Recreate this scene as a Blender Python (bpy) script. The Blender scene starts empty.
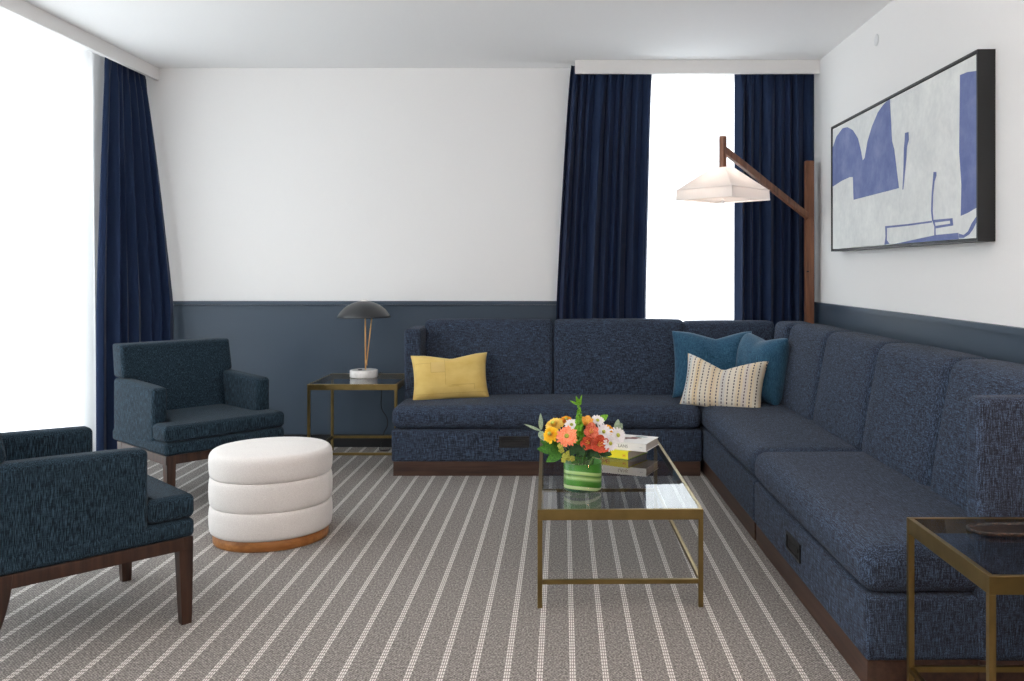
import bpy, bmesh, math, random
from mathutils import Vector, Matrix
from mathutils.geometry import tessellate_polygon
random.seed(7)
PI = math.pi
sc = bpy.context.scene
COL = sc.collection
F = 870.0; HX = 563.0; HY = 270.0; H = 1.35     # lens in pixels, horizon point, eye height

def S(r, g, b):
    def f(c):
        c /= 255.0
        return c / 12.92 if c <= 0.04045 else ((c + 0.055) / 1.055) ** 2.4
    return (f(r), f(g), f(b), 1.0)

# ------------------------------------------------------------------ materials
class NT:
    def __init__(s, name):
        s.m = bpy.data.materials.new(name); s.m.use_nodes = True
        s.t = s.m.node_tree; s.t.nodes.clear()
        s.out = s.t.nodes.new('ShaderNodeOutputMaterial')
    def n(s, typ, ins=None, **props):
        nd = s.t.nodes.new(typ)
        for k, v in props.items(): setattr(nd, k, v)
        for k, v in (ins or {}).items(): s.set(nd, k, v)
        return nd
    def set(s, nd, k, v):
        sock = nd.inputs[k]
        if isinstance(v, bpy.types.NodeSocket): s.t.links.new(v, sock)
        elif isinstance(v, bpy.types.Node): s.t.links.new(v.outputs[0], sock)
        else: sock.default_value = v
    def math(s, op, a, b=0.0, c=0.0):
        return s.n('ShaderNodeMath', {0: a, 1: b, 2: c}, operation=op).outputs[0]
    def mix(s, fac, a, b, blend='MIX'):
        nd = s.n('ShaderNodeMix', data_type='RGBA', blend_type=blend)
        s.set(nd, 0, fac); s.set(nd, 6, a); s.set(nd, 7, b)
        return nd.outputs[2]
    def obj(s): return s.n('ShaderNodeTexCoord').outputs['Object']
    def noise(s, scale3, scale=1.0, detail=2.0, co=None, rough=0.5):
        mp = s.n('ShaderNodeMapping', {'Vector': co or s.obj(), 'Scale': scale3})
        return s.n('ShaderNodeTexNoise', {'Vector': mp.outputs[0], 'Scale': scale, 'Detail': detail, 'Roughness': rough}).outputs[0]
    def ramp(s, fac, stops):
        r = s.n('ShaderNodeValToRGB'); s.set(r, 0, fac)
        el = r.color_ramp.elements
        while len(el) < len(stops): el.new(0.5)
        for e, (p, c) in zip(el, stops): e.position = p; e.color = c
        return r.outputs[0]
    def bsdf(s, color, rough=0.5, metal=0.0, sheen=0.0, bump=None, bstr=0.2, bdist=0.002, spec=0.5, coat=0.0):
        b = s.n('ShaderNodeBsdfPrincipled', {'Base Color': color, 'Roughness': rough, 'Metallic': metal,
            'Sheen Weight': sheen, 'Specular IOR Level': spec, 'Coat Weight': coat})
        if bump is not None:
            bp = s.n('ShaderNodeBump', {'Height': bump, 'Strength': bstr, 'Distance': bdist})
            s.set(b, 'Normal', bp)
        s.t.links.new(b.outputs[0], s.out.inputs[0]); return b

def plain(name, c, rough=0.5, metal=0.0, spec=0.5, var=0.06, sheen=0.0, nscale=30, bstr=0.05):
    k = NT(name)
    nz = k.noise((1, 1, 1), nscale, 3)
    d = tuple(x * (1 - var) for x in c[:3]) + (1,); l = tuple(min(1, x * (1 + var)) for x in c[:3]) + (1,)
    k.bsdf(k.ramp(nz, [(0.3, d), (0.7, l)]), rough, metal, sheen, nz, bstr, 0.001, spec)
    return k.m

def fabric(name, dark, mid, light, sh=0.25, f=1.0, bias=0.0, wts=(0.34, 0.22, 0.44)):
    k = NT(name); co = k.obj()
    a = k.noise((24 * f, 340 * f, 340 * f), 1, 2, co)
    b = k.noise((340 * f, 24 * f, 340 * f), 1, 2, co)
    c = k.noise((340 * f, 340 * f, 24 * f), 1, 2, co)
    s_ = k.math('ADD', k.math('MULTIPLY', a, wts[0]), k.math('ADD', k.math('MULTIPLY', b, wts[1]), k.math('MULTIPLY', c, wts[2])))
    col = k.ramp(s_, [(0.40 + bias, dark), (0.5 + bias, mid), (0.60 + bias, light)])
    k.bsdf(col, 0.92, 0, sh, s_, 0.5, 0.003, 0.15)
    return k.m

def wood(name, dark, light, rough=0.4, axis=2):
    k = NT(name); sc3 = [38, 38, 38]; sc3[axis] = 2.2
    a = k.noise(tuple(sc3), 1, 4, rough=0.6)
    k.bsdf(k.ramp(a, [(0.3, dark), (0.7, light)]), rough, 0, 0, a, 0.08, 0.001, 0.4)
    return k.m

def thin_glass(name, tint, ior=1.5, rough=0.0):
    k = NT(name)
    fr = k.n('ShaderNodeFresnel', {'IOR': ior})
    geo = k.n('ShaderNodeNewGeometry')
    fac = k.math('MULTIPLY', fr.outputs[0], k.math('SUBTRACT', 1.0, geo.outputs['Backfacing']))
    tr = k.n('ShaderNodeBsdfTransparent', {'Color': tint})
    gl = k.n('ShaderNodeBsdfGlossy', {'Roughness': rough})
    mx = k.n('ShaderNodeMixShader', {0: fac, 1: tr, 2: gl})
    k.t.links.new(mx.outputs[0], k.out.inputs[0]); return k.m

def sheer_mat(name, c, transp, transl):
    k = NT(name); co = k.obj()
    nz = k.noise((500, 500, 30), 1, 1, co)
    tr = k.n('ShaderNodeBsdfTransparent')
    tl = k.n('ShaderNodeBsdfTranslucent', {'Color': k.ramp(nz, [(0.3, tuple(x * .93 for x in c[:3]) + (1,)), (0.7, c)])})
    df = k.n('ShaderNodeBsdfDiffuse', {'Color': c})
    m1 = k.n('ShaderNodeMixShader', {0: transl, 1: df, 2: tl})
    m2 = k.n('ShaderNodeMixShader', {0: transp, 1: m1, 2: tr})
    k.t.links.new(m2.outputs[0], k.out.inputs[0]); return k.m

def carpet():
    k = NT('striped_carpet'); co = k.obj()
    sep = k.n('ShaderNodeSeparateXYZ', {0: co}); X, Y = sep.outputs[0], sep.outputs[1]
    u = k.math('ADD', k.math('DIVIDE', k.math('ADD', X, 0.0775), 0.1098), 100.5)
    a = k.math('MULTIPLY', k.math('SUBTRACT', k.math('FRACT', u), 0.5), 0.1098)     # metres from stripe centre
    ab = k.math('ABSOLUTE', a)
    band = k.math('LESS_THAN', ab, 0.0106)
    l = k.math('ABSOLUTE', k.math('SUBTRACT', k.math('FRACT', k.math('ADD', k.math('DIVIDE', a, 0.0075), 10.5)), 0.5))
    line = k.math('LESS_THAN', l, 0.30)
    dash = k.math('LESS_THAN', k.math('FRACT', k.math('DIVIDE', Y, 0.024)), 0.70)
    mask = k.math('MULTIPLY', k.math('MULTIPLY', band, line), dash)
    n1 = k.noise((1, 1, 1), 170, 2, co); n2 = k.noise((130, 70, 1), 1, 2, co); n3 = k.noise((1, 1, 1), 1.6, 3, co)
    chk = k.n('ShaderNodeTexChecker', {'Vector': co, 'Scale': 170.0}).outputs[1]
    w = k.math('ADD', k.math('MULTIPLY', n1, 0.45), k.math('ADD', k.math('MULTIPLY', n2, 0.45), k.math('MULTIPLY', chk, 0.10)))
    base = k.ramp(w, [(0.34, S(76, 71, 68)), (0.5, S(124, 119, 115)), (0.66, S(180, 172, 166))])
    base = k.mix(k.math('MULTIPLY', n3, 0.12), base, S(126, 118, 112))
    gap = k.mix(k.math('MULTIPLY', band, 0.12), base, S(186, 176, 168))
    col = k.mix(k.math('MULTIPLY', mask, 0.80), gap, S(240, 234, 228))
    k.bsdf(col, 0.95, 0, 0.05, w, 0.3, 0.001, 0.1)
    return k.m

M = {}
M['wall'] = plain('white_wall_paint', S(240, 239, 238), 0.75, var=0.01, nscale=180, bstr=0.03, spec=0.25)
M['ceil'] = plain('white_ceiling_paint', S(246, 246, 246), 0.85, var=0.01, nscale=120, bstr=0.02, spec=0.2)
M['valance'] = plain('white_valance_paint', S(232, 230, 228), 0.55, var=0.01, nscale=120, bstr=0.02, spec=0.3)
M['wain'] = plain('slate_blue_paint', S(60, 74, 89), 0.42, var=0.02, nscale=90, bstr=0.02, spec=0.4)
M['base'] = plain('black_baseboard', S(24, 25, 28), 0.45, var=0.05)
M['carpet'] = carpet()
M['sofa'] = fabric('navy_tweed', S(29, 29, 38), S(48, 54, 68), S(80, 99, 124), 0.04, 1.15)
M['chair'] = fabric('teal_tweed', S(12, 20, 27), S(27, 41, 52), S(54, 76, 91), 0.04, 1.45, 0.0, (0.16, 0.18, 0.66))
M['navy'] = None
def curtain_mat():
    k = NT('navy_drapery'); co = k.obj()
    nz = k.noise((500, 500, 500), 1, 2, co)
    k.bsdf(k.ramp(nz, [(0.3, S(13, 30, 58)), (0.7, S(20, 42, 78))]), 0.75, 0, 0.12, nz, 0.15, 0.001, 0.25)
    return k.m
M['navy'] = curtain_mat()
M['sheer'] = sheer_mat('white_sheer', S(250, 250, 250), 0.25, 0.75)
M['walnut'] = wood('walnut', S(36, 22, 17), S(70, 45, 34), 0.42)
M['walnut_x'] = wood('walnut_plinth', S(50, 33, 27), S(80, 56, 45), 0.45, 0)
M['lampwood'] = wood('lamp_walnut', S(92, 58, 42), S(140, 94, 68), 0.45)
M['oak'] = wood('oak_base', S(142, 88, 44), S(188, 128, 72), 0.4, 0)
M['brass'] = plain('aged_brass', S(138, 118, 74), 0.34, 1.0, var=0.12, nscale=14, bstr=0.02)
M['gold'] = plain('polished_brass', S(236, 186, 122), 0.45, 0.75, var=0.05, nscale=20, bstr=0.01)
M['glass'] = thin_glass('table_glass', (0.84, 0.87, 0.89, 1), 2.3)
M['pane'] = thin_glass('window_glass', (0.97, 0.98, 0.98, 1), 1.3)
M['vase'] = thin_glass('vase_glass', (0.97, 0.99, 0.97, 1), 1.5)
M['white_frame'] = plain('window_frame_paint', S(225, 225, 225), 0.4, var=0.02)
M['boucle'] = None
def ivory():
    k = NT('ivory_velvet'); co = k.obj()
    nz = k.noise((260, 260, 260), 1, 3, co); n2 = k.noise((7, 7, 14), 1, 2, co)
    col = k.mix(k.math('MULTIPLY', n2, 0.25), k.ramp(nz, [(0.3, S(214, 208, 204)), (0.7, S(234, 229, 225))]), S(204, 198, 194))
    k.bsdf(col, 0.9, 0, 0.3, nz, 0.15, 0.001, 0.2); return k.m
M['boucle'] = ivory()
M['black'] = plain('black_frame', S(17, 18, 21), 0.45, var=0.05)
M['blackm'] = plain('black_metal', S(40, 42, 45), 0.36, 0.0, var=0.04, spec=0.6, bstr=0.01)
M['plastic'] = plain('black_plastic', S(16, 16, 18), 0.5, var=0.05)
def marble():
    k = NT('white_marble'); co = k.obj()
    nz = k.noise((1, 1, 1), 22, 5, co, 0.7)
    k.bsdf(k.ramp(nz, [(0.35, S(222, 217, 213)), (0.5, S(240, 236, 232)), (0.7, S(248, 246, 243))]), 0.2, 0, 0, None, spec=0.5); return k.m
M['marble'] = marble()
M['shade'] = sheer_mat('white_lamp_shade', S(250, 246, 243), 0.0, 0.40)
M['dial'] = plain('white_plastic', S(226, 227, 228), 0.4, var=0.01)
def canvas():
    k = NT('art_canvas'); co = k.obj()
    a = k.noise((1, 1, 1), 5, 6, co, 0.65); b = k.noise((30, 30, 30), 1, 3, co)
    s_ = k.math('ADD', k.math('MULTIPLY', a, 0.7), k.math('MULTIPLY', b, 0.3))
    k.bsdf(k.ramp(s_, [(0.35, S(216, 219, 219)), (0.65, S(236, 238, 236))]), 0.8, 0, 0, b, 0.2, 0.001, 0.2); return k.m
M['canvas'] = canvas()
def artpaint():
    k = NT('art_blue_paint'); co = k.obj()
    a = k.noise((1, 1, 1), 6, 6, co, 0.7)
    k.bsdf(k.ramp(a, [(0.3, S(100, 112, 160)), (0.5, S(114, 126, 172)), (0.72, S(136, 146, 184))]), 0.75, 0, 0, a, 0.2, 0.001, 0.2); return k.m
M['artblue'] = artpaint()
M['teal'] = fabric('teal_linen', S(28, 58, 80), S(44, 84, 110), S(70, 112, 138), 0.2, 1.4)
def yellow_pillow():
    k = NT('yellow_patchwork'); co = k.obj()
    sep = k.n('ShaderNodeSeparateXYZ', {0: co}); X, Z = sep.outputs[0], sep.outputs[2]
    def inside(v, a, b): return k.math('MULTIPLY', k.math('GREATER_THAN', v, a), k.math('LESS_THAN', v, b))
    def rect(x0, x1, z0, z1): return k.math('MULTIPLY', inside(X, x0, x1), inside(Z, z0, z1))
    seams = None
    for q in ((-.235, -.13, .094, .0965), (-.135, -.04, .028, .031), (-.137, -.134, .03, .10), (-.04, -.037, -.06, .12),
              (.0, .16, -.064, -.0605), (.158, .161, -.10, -.06), (-.24, .24, -.118, -.116), (-.02, .05, -.072, -.069)):
        r_ = rect(*q); seams = r_ if seams is None else k.math('MAXIMUM', seams, r_)
    nz = k.noise((220, 220, 220), 1, 3, co); n2 = k.noise((9, 9, 16), 1, 3, co)
    col = k.ramp(n2, [(0.3, S(212, 176, 92)), (0.7, S(228, 198, 120))])
    col = k.mix(k.math('MULTIPLY', rect(-.135, -.04, .03, .10), 0.5), col, S(216, 186, 128))
    col = k.mix(k.math('MULTIPLY', nz, 0.4), col, S(238, 212, 140))
    col = k.mix(k.math('MULTIPLY', seams, 0.55), col, S(170, 128, 58))
    k.bsdf(col, 0.92, 0, 0.15, nz, 0.5, 0.002, 0.15); return k.m
M['yellow'] = yellow_pillow()
def striped_pillow():
    k = NT('cream_stitched'); co = k.obj()
    sep = k.n('ShaderNodeSeparateXYZ', {0: co}); X, Z = sep.outputs[0], sep.outputs[2]
    wob = k.math('MULTIPLY', k.noise((6, 6, 6), 1, 1, co), 0.012)
    x = k.math('ADD', X, wob)
    fr = k.math('FRACT', k.math('ADD', k.math('DIVIDE', x, 0.036), 50.0))
    line = k.math('LESS_THAN', k.math('ABSOLUTE', k.math('SUBTRACT', fr, 0.5)), 0.10)
    dash = k.math('LESS_THAN', k.math('FRACT', k.math('ADD', k.math('DIVIDE', Z, 0.021), 50.0)), 0.62)
    idx = k.n('ShaderNodeTexWhiteNoise', {'W': k.math('FLOOR', k.math('ADD', k.math('DIVIDE', x, 0.036), 50.0))}, noise_dimensions='1D').outputs[0]
    base = k.ramp(idx, [(0.0, S(216, 206, 188)), (0.3, S(224, 214, 198)), (0.5, S(222, 198, 152)), (0.7, S(218, 202, 188)), (0.9, S(196, 200, 200))])
    thread = k.ramp(idx, [(0.0, S(62, 48, 46)), (0.5, S(58, 60, 92)), (1.0, S(92, 62, 56))])
    nz = k.noise((200, 200, 200), 1, 2, co)
    base = k.mix(k.math('MULTIPLY', nz, 0.3), base, S(232, 224, 208))
    col = k.mix(k.math('MULTIPLY', k.math('MULTIPLY', line, dash), 0.95), base, thread)
    k.bsdf(col, 0.92, 0, 0.1, nz, 0.5, 0.002, 0.15); return k.m
M['cream'] = striped_pillow()
def leafstripe():
    k = NT('striped_green_leaf'); co = k.obj()
    sep = k.n('ShaderNodeSeparateXYZ', {0: co})
    z = k.math('ADD', sep.outputs[2], k.math('MULTIPLY', k.math('MULTIPLY', sep.outputs[0], sep.outputs[0]), 1.6))
    z = k.math('ADD', z, k.math('MULTIPLY', sep.outputs[0], 0.10))
    g = S(70, 144, 40); p = S(190, 212, 150); dk = S(22, 78, 50)
    r = k.n('ShaderNodeValToRGB'); k.set(r, 0, k.math('DIVIDE', z, 0.14))
    st = [(0.0, dk), (0.15, dk), (0.17, p), (0.25, S(214, 220, 180)), (0.27, g), (0.42, S(84, 150, 54)), (0.5, p), (0.56, S(120, 160, 70)),
          (0.6, S(60, 110, 40)), (0.63, S(170, 200, 120)), (0.70, p), (0.72, g), (0.95, S(70, 140, 40))]
    el = r.color_ramp.elements
    while len(el) < len(st): el.new(0.5)
    for e, (q, c) in zip(el, st): e.position = q; e.color = c
    k.bsdf(r.outputs[0], 0.4, 0, 0, None, spec=0.4); return k.m
M['leafstripe'] = leafstripe()
def petal(name, c1, c2, c3=None):
    k = NT(name); nz = k.noise((1, 1, 1), 160, 2)
    k.bsdf(k.ramp(nz, [(0.3, c1), (0.7, c2)]), 0.6, 0, 0.1, None, spec=0.3); return k.m
M['p_yellow'] = petal('yellow_petals', S(250, 190, 14), S(255, 216, 50))
M['p_pale'] = petal('pale_yellow_petals', S(236, 192, 66), S(250, 224, 124))
M['p_amber'] = petal('amber_petals', S(240, 150, 10), S(250, 184, 34))
M['p_orange'] = petal('orange_petals', S(246, 122, 80), S(255, 176, 132))
M['p_red'] = petal('red_petals', S(172, 44, 22), S(226, 110, 76))
M['p_coral'] = petal('coral_petals', S(200, 76, 50), S(236, 150, 120))
M['p_apricot'] = petal('apricot_petals', S(232, 150, 60), S(246, 196, 90))
M['p_white'] = petal('white_petals', S(236, 232, 236), S(252, 250, 250))
M['c_green'] = petal('green_flower_center', S(150, 160, 50), S(196, 196, 90))
M['leaf'] = petal('green_leaf', S(34, 86, 22), S(70, 130, 36))
M['leafdk'] = petal('dark_green_leaf', S(16, 50, 18), S(36, 80, 30))
M['silver'] = petal('silver_green_leaf', S(120, 142, 116), S(164, 182, 156))
M['bell'] = petal('bell_green', S(84, 150, 24), S(140, 196, 60))
M['stem'] = petal('flower_stem_green', S(60, 104, 36), S(96, 140, 60))
M['pages'] = plain('book_pages', S(196, 188, 178), 0.9, var=0.12, nscale=400)
M['bwhite'] = plain('white_book_cover', S(232, 230, 226), 0.45, var=0.02)
M['byellow'] = plain('yellow_book_cover', S(226, 214, 28), 0.4, var=0.03)
M['bgreen'] = plain('lime_book_cover', S(150, 176, 40), 0.4, var=0.05)
M['ink'] = plain('grey_print', S(120, 116, 112), 0.6)
M['redink'] = plain('red_print', S(206, 84, 20), 0.6)
M['tealink'] = plain('teal_print', S(70, 130, 132), 0.6)
M['brownink'] = plain('maroon_print', S(110, 62, 58), 0.6)
def traym():
    k = NT('speckled_dark_weave'); co = k.obj()
    ch = k.n('ShaderNodeTexChecker', {'Vector': k.n('ShaderNodeMapping', {'Vector': co, 'Rotation': (0.6, 0.6, 0.785)}).outputs[0], 'Scale': 150.0}).outputs[1]
    nz = k.noise((1, 1, 1), 90, 2, co)
    col = k.mix(k.math('MULTIPLY', ch, k.math('GREATER_THAN', nz, 0.5)), S(12, 10, 9), S(70, 50, 38))
    k.bsdf(col, 0.4, 0, 0, ch, 0.4, 0.002, 0.5); return k.m
M['tray'] = traym()

# ------------------------------------------------------------------ mesh helpers
def link(name, bm, mat, parent=None, smooth=False, loc=None, kind=None):
    me = bpy.data.meshes.new(name)
    bmesh.ops.recalc_face_normals(bm, faces=bm.faces)
    if smooth:
        for f in bm.faces: f.smooth = len(f.verts) < 9
    bm.to_mesh(me); bm.free()
    for m_ in (mat if isinstance(mat, (list, tuple)) else [mat]): me.materials.append(m_)
    o = bpy.data.objects.new(name, me); COL.objects.link(o)
    if parent is not None: o.parent = parent
    if loc is not None: o.location = loc
    if kind: o['kind'] = kind
    return o

def thing(name, label, cat, loc=(0, 0, 0), rz=0.0, group=None):
    o = bpy.data.objects.new(name, None); COL.objects.link(o)
    o.location = loc; o.rotation_euler = (0, 0, rz); o.empty_display_size = 0.1
    o['label'] = label; o['category'] = cat
    if group: o['group'] = group
    return o

def tag(o, label, cat, group=None):
    o['label'] = label; o['category'] = cat
    if group: o['group'] = group
    return o

def box(bm, x0, x1, y0, y1, z0, z1, mx=None, bev=0.0):
    r = bmesh.ops.create_cube(bm, size=1.0)
    vs = r['verts']
    for v in vs:
        v.co = Vector(((x0 + x1) / 2 + v.co.x * (x1 - x0), (y0 + y1) / 2 + v.co.y * (y1 - y0), (z0 + z1) / 2 + v.co.z * (z1 - z0)))
    if bev > 0:
        es = list({e for v in vs for e in v.link_edges})
        rb = bmesh.ops.bevel(bm, geom=es, offset=bev, segments=2, affect='EDGES', profile=0.6)
        vs = list({v for f in rb['faces'] for v in f.verts} | {v for v in vs if v.is_valid})
    if mx is not None:
        for v in vs: v.co = mx @ v.co
    return vs

def rbox(bm, c, size, r, bulge=(0, 0, 0), n=10, fn=None):
    """soft box: rounded edges, faces that swell by bulge"""
    hs = [s / 2 for s in size]
    def coords(h):
        rr = min(r, h * 0.98)
        k = [rr * (1 - math.tan(a)) for a in (PI / 4, PI / 6, PI / 12, 0)]
        lo = [-h + (rr - rr * math.tan(a)) for a in (PI / 4, PI / 6, PI / 12, 0)]
        mid = [(-h + rr) + (2 * h - 2 * rr) * i / n for i in range(1, n)]
        hi = [-x for x in reversed(lo)]
        return lo + mid + hi
    cs = [coords(h) for h in hs]
    inner = [max(h - min(r, h * 0.98), 0) for h in hs]
    cache = {}
    def vert(p):
        q = tuple(round(x, 6) for x in p)
        if q in cache: return cache[q]
        P = Vector(p)
        I = Vector([max(-i, min(i, x)) for x, i in zip(p, inner)])
        d = P - I
        if d.length > 1e-9: P = I + d.normalized() * min(r, min(hs) * 0.98)
        u = [x / h for x, h in zip(P, hs)]
        for ax in range(3):
            if bulge[ax]:
                o1, o2 = [a for a in range(3) if a != ax]
                w = max(0, 1 - u[o1] ** 2) * max(0, 1 - u[o2] ** 2)
                P[ax] += bulge[ax] * (w ** 0.6) * u[ax]
        P = P + Vector(c)
        if fn: P = fn(P)
        cache[q] = bm.verts.new(P); return cache[q]
    for ax in range(3):
        a, b = [(1, 2), (0, 2), (0, 1)][ax]
        for s in (-1, 1):
            for i in range(len(cs[a]) - 1):
                for j in range(len(cs[b]) - 1):
                    pts = []
                    for (ii, jj) in ((i, j), (i + 1, j), (i + 1, j + 1), (i, j + 1)):
                        p = [0, 0, 0]; p[ax] = s * hs[ax]; p[a] = cs[a][ii]; p[b] = cs[b][jj]; pts.append(vert(p))
                    try: bm.faces.new(pts)
                    except ValueError: pass

def outline_round(pts, r, seg=5):
    out = []; n = len(pts)
    for i in range(n):
        p0, p1, p2 = Vector(pts[i - 1]), Vector(pts[i]), Vector(pts[(i + 1) % n])
        a = (p0 - p1).normalized(); b = (p2 - p1).normalized()
        s = p1 + a * r; e = p1 + b * r
        for k in range(seg + 1):
            t = k / seg
            out.append((1 - t) ** 2 * s + 2 * t * (1 - t) * p1 + t * t * e)
    return out

def prism(bm, outline, prof, fn=None, inset_n=True):
    """stack copies of a closed outline: prof = list of (inset, z); caps closed"""
    n = len(outline); P = [Vector((p[0], p[1])) for p in outline]
    area = sum(P[i].x * P[(i + 1) % n].y - P[(i + 1) % n].x * P[i].y for i in range(n))
    sg = 1 if area > 0 else -1
    nor = []
    for i in range(n):
        t = (P[(i + 1) % n] - P[i - 1]); t.normalize(); nor.append(Vector((-t.y, t.x)) * sg)
    rings = []
    for ins, z in prof:
        ring = []
        for i in range(n):
            q = P[i] + nor[i] * ins; v = Vector((q.x, q.y, z))
            ring.append(bm.verts.new(fn(v) if fn else v))
        rings.append(ring)
    for a, b in zip(rings, rings[1:]):
        for i in range(n): bm.faces.new((a[i], a[(i + 1) % n], b[(i + 1) % n], b[i]))
    bm.faces.new(list(reversed(rings[0]))); bm.faces.new(rings[-1])

def rprof(z0, z1, r, seg=5, dome=0.0):
    p = []
    for i in range(seg + 1):
        a = PI / 2 * i / seg; p.append((r * (1 - math.sin(a)), z0 + r * (1 - math.cos(a))))
    for i in range(seg + 1):
        a = PI / 2 * i / seg; p.append((r * (1 - math.cos(a)), z1 - r * (1 - math.sin(a))))
    for k in range(1, 5 if dome else 1):
        p.append((r + 0.018 * k, z1 + dome * math.sin(k / 4 * PI / 2)))
    return p

def lathe(bm, prof, c=(0, 0, 0), n=40, cap=True):
    rings = []
    for r, z in prof:
        rings.append([bm.verts.new((c[0] + r * math.cos(2 * PI * i / n), c[1] + r * math.sin(2 * PI * i / n), c[2] + z)) for i in range(n)])
    for a, b in zip(rings, rings[1:]):
        for i in range(n): bm.faces.new((a[i], a[(i + 1) % n], b[(i + 1) % n], b[i]))
    if cap:
        bm.faces.new(list(reversed(rings[0]))); bm.faces.new(rings[-1])

def catmull(pts, k=6):
    P = [Vector(p) for p in pts]; out = []
    for i in range(len(P) - 1):
        p0 = P[max(i - 1, 0)]; p1 = P[i]; p2 = P[i + 1]; p3 = P[min(i + 2, len(P) - 1)]
        for j in range(k):
            t = j / k
            out.append(0.5 * ((2 * p1) + (p2 - p0) * t + (2 * p0 - 5 * p1 + 4 * p2 - p3) * t * t + (3 * p1 - p0 - 3 * p2 + p3) * t ** 3))
    out.append(P[-1]); return out

def tube(bm, pts, r, n=8, sub=6, r1=None):
    P = catmull(pts, sub) if len(pts) > 2 else [Vector(p) for p in pts]
    rings = []; up = Vector((0.13, 0.21, 0.97))
    for i, p in enumerate(P):
        t = (P[min(i + 1, len(P) - 1)] - P[max(i - 1, 0)]).normalized()
        a = t.cross(up)
        if a.length < 1e-3: a = t.cross(Vector((1, 0, 0)))
        a.normalize(); b = t.cross(a)
        rr = r if r1 is None else r + (r1 - r) * i / (len(P) - 1)
        rings.append([bm.verts.new(p + a * rr * math.cos(2 * PI * k / n) + b * rr * math.sin(2 * PI * k / n)) for k in range(n)])
    for a, b in zip(rings, rings[1:]):
        for k in range(n): bm.faces.new((a[k], a[(k + 1) % n], b[(k + 1) % n], b[k]))
    bm.faces.new(list(reversed(rings[0]))); bm.faces.new(rings[-1])

def bar(bm, p0, p1, w, t=None, up=(0, 0, 1), bev=0.0):
    """rectangular bar from p0 to p1; t across 'up'"""
    t = t or w
    p0, p1 = Vector(p0), Vector(p1); d = p1 - p0; L = d.length; d.normalize()
    u = Vector(up); s = d.cross(u)
    if s.length < 1e-4: s = d.cross(Vector((0, 1, 0)))
    s.normalize(); u = s.cross(d)
    mx = Matrix((s, u, d)).transposed().to_4x4(); mx.translation = p0
    return box(bm, -w / 2, w / 2, -t / 2, t / 2, 0, L, mx, bev)

NB = bmesh.new

# ------------------------------------------------------------------ the room
XL, XR, YB, YF, ZC = -3.40, 1.89, 6.66, -2.6, 2.896
def structure(name, mat, *boxes, parent=None, bev=0.0):
    bm = NB()
    for b in boxes: box(bm, *b, bev=bev)
    return link(name, bm, mat, parent, kind=None if parent else 'structure')
T = 0.15
structure('floor', M['carpet'], (XL - T, XR + T, YF - T, YB + T, -0.1, 0))
structure('ceiling', M['ceil'], (XL - T, XR + T, YF - T, YB + T, ZC, ZC + 0.1))
WB = (0.26, 1.66, 0.10, 2.86)            # opening in the back wall: x0 x1 z0 z1
structure('wall_back', M['wall'], (XL - T, WB[0], YB, YB + T, 0, ZC), (WB[1], XR + T, YB, YB + T, 0, ZC),
          (WB[0], WB[1], YB, YB + T, 0, WB[2]), (WB[0], WB[1], YB, YB + T, WB[3], ZC))
WL = (1.0, 6.15, 0.06, 2.88)            # opening in the left wall: y0 y1 z0 z1
structure('wall_left', M['wall'], (XL - T, XL, YF, WL[0], 0, ZC), (XL - T, XL, WL[1], YB, 0, ZC),
          (XL - T, XL, WL[0], WL[1], 0, WL[2]), (XL - T, XL, WL[0], WL[1], WL[3], ZC))
structure('wall_right', M['wall'], (XR, XR + T, YF, YB, 0, ZC))
structure('wall_front', M['wall'], (XL - T, XR + T, YF - T, YF, 0, ZC))
ZW = 1.113
structure('trim_1', M['wain'], (XL, WB[0] - 0.1, YB - 0.014, YB, 0.0, ZW - 0.03), (XL, WB[0] - 0.1, YB - 0.034, YB, ZW - 0.028, ZW))
structure('trim_2', M['wain'], (XR - 0.014, XR, YF, YB, 0.0, ZW - 0.03), (XR - 0.034, XR, YF, YB, ZW - 0.028, ZW))
structure('baseboard_back', M['base'], (XL, WB[0] - 0.1, YB - 0.028, YB - 0.0142, 0, 0.095))
structure('baseboard_right', M['base'], (XR - 0.028, XR - 0.0142, YF, YB - 0.03, 0, 0.095))
# curtain valances under the ceiling
structure('trim_3', M['valance'], (-3.12, -3.09, YF, YB, 2.80, ZC))
structure('trim_4', M['valance'], (0.088, XR, 6.405, 6.43, 2.797, ZC))
# windows
def window_back():
    x0, x1, z0, z1 = WB; y0, y1 = YB + 0.05, YB + 0.11
    f = structure('window_2', M['white_frame'], (x0, x0 + .05, y0, y1, z0, z1), (x1 - .05, x1, y0, y1, z0, z1),
                  (x0, x1, y0, y1, z0, z0 + .05), (x0, x1, y0, y1, z1 - .05, z1))
    structure('pane', M['pane'], (x0 + .05, x1 - .05, YB + .075, YB + .083, z0 + .05, z1 - .05), parent=f)
def window_left():
    a, b, z0, z1 = WL; x0, x1 = XL - .11, XL - .05
    bx = [(x0, x1, a, b, z0, z0 + .05), (x0, x1, a, b, z1 - .05, z1)]
    n = 5; ys = [a + .025 + (b - a - .05) * i / n for i in range(n + 1)]
    for y in ys: bx.append((x0, x1, y - .025, y + .025, z0, z1))
    f = structure('window_1', M['white_frame'], *bx)
    for p, q in zip(ys, ys[1:]): structure('pane', M['pane'], (XL - .083, XL - .075, p + .025, q - .025, z0 + .05, z1 - .05), parent=f)
window_back(); window_left()

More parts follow.
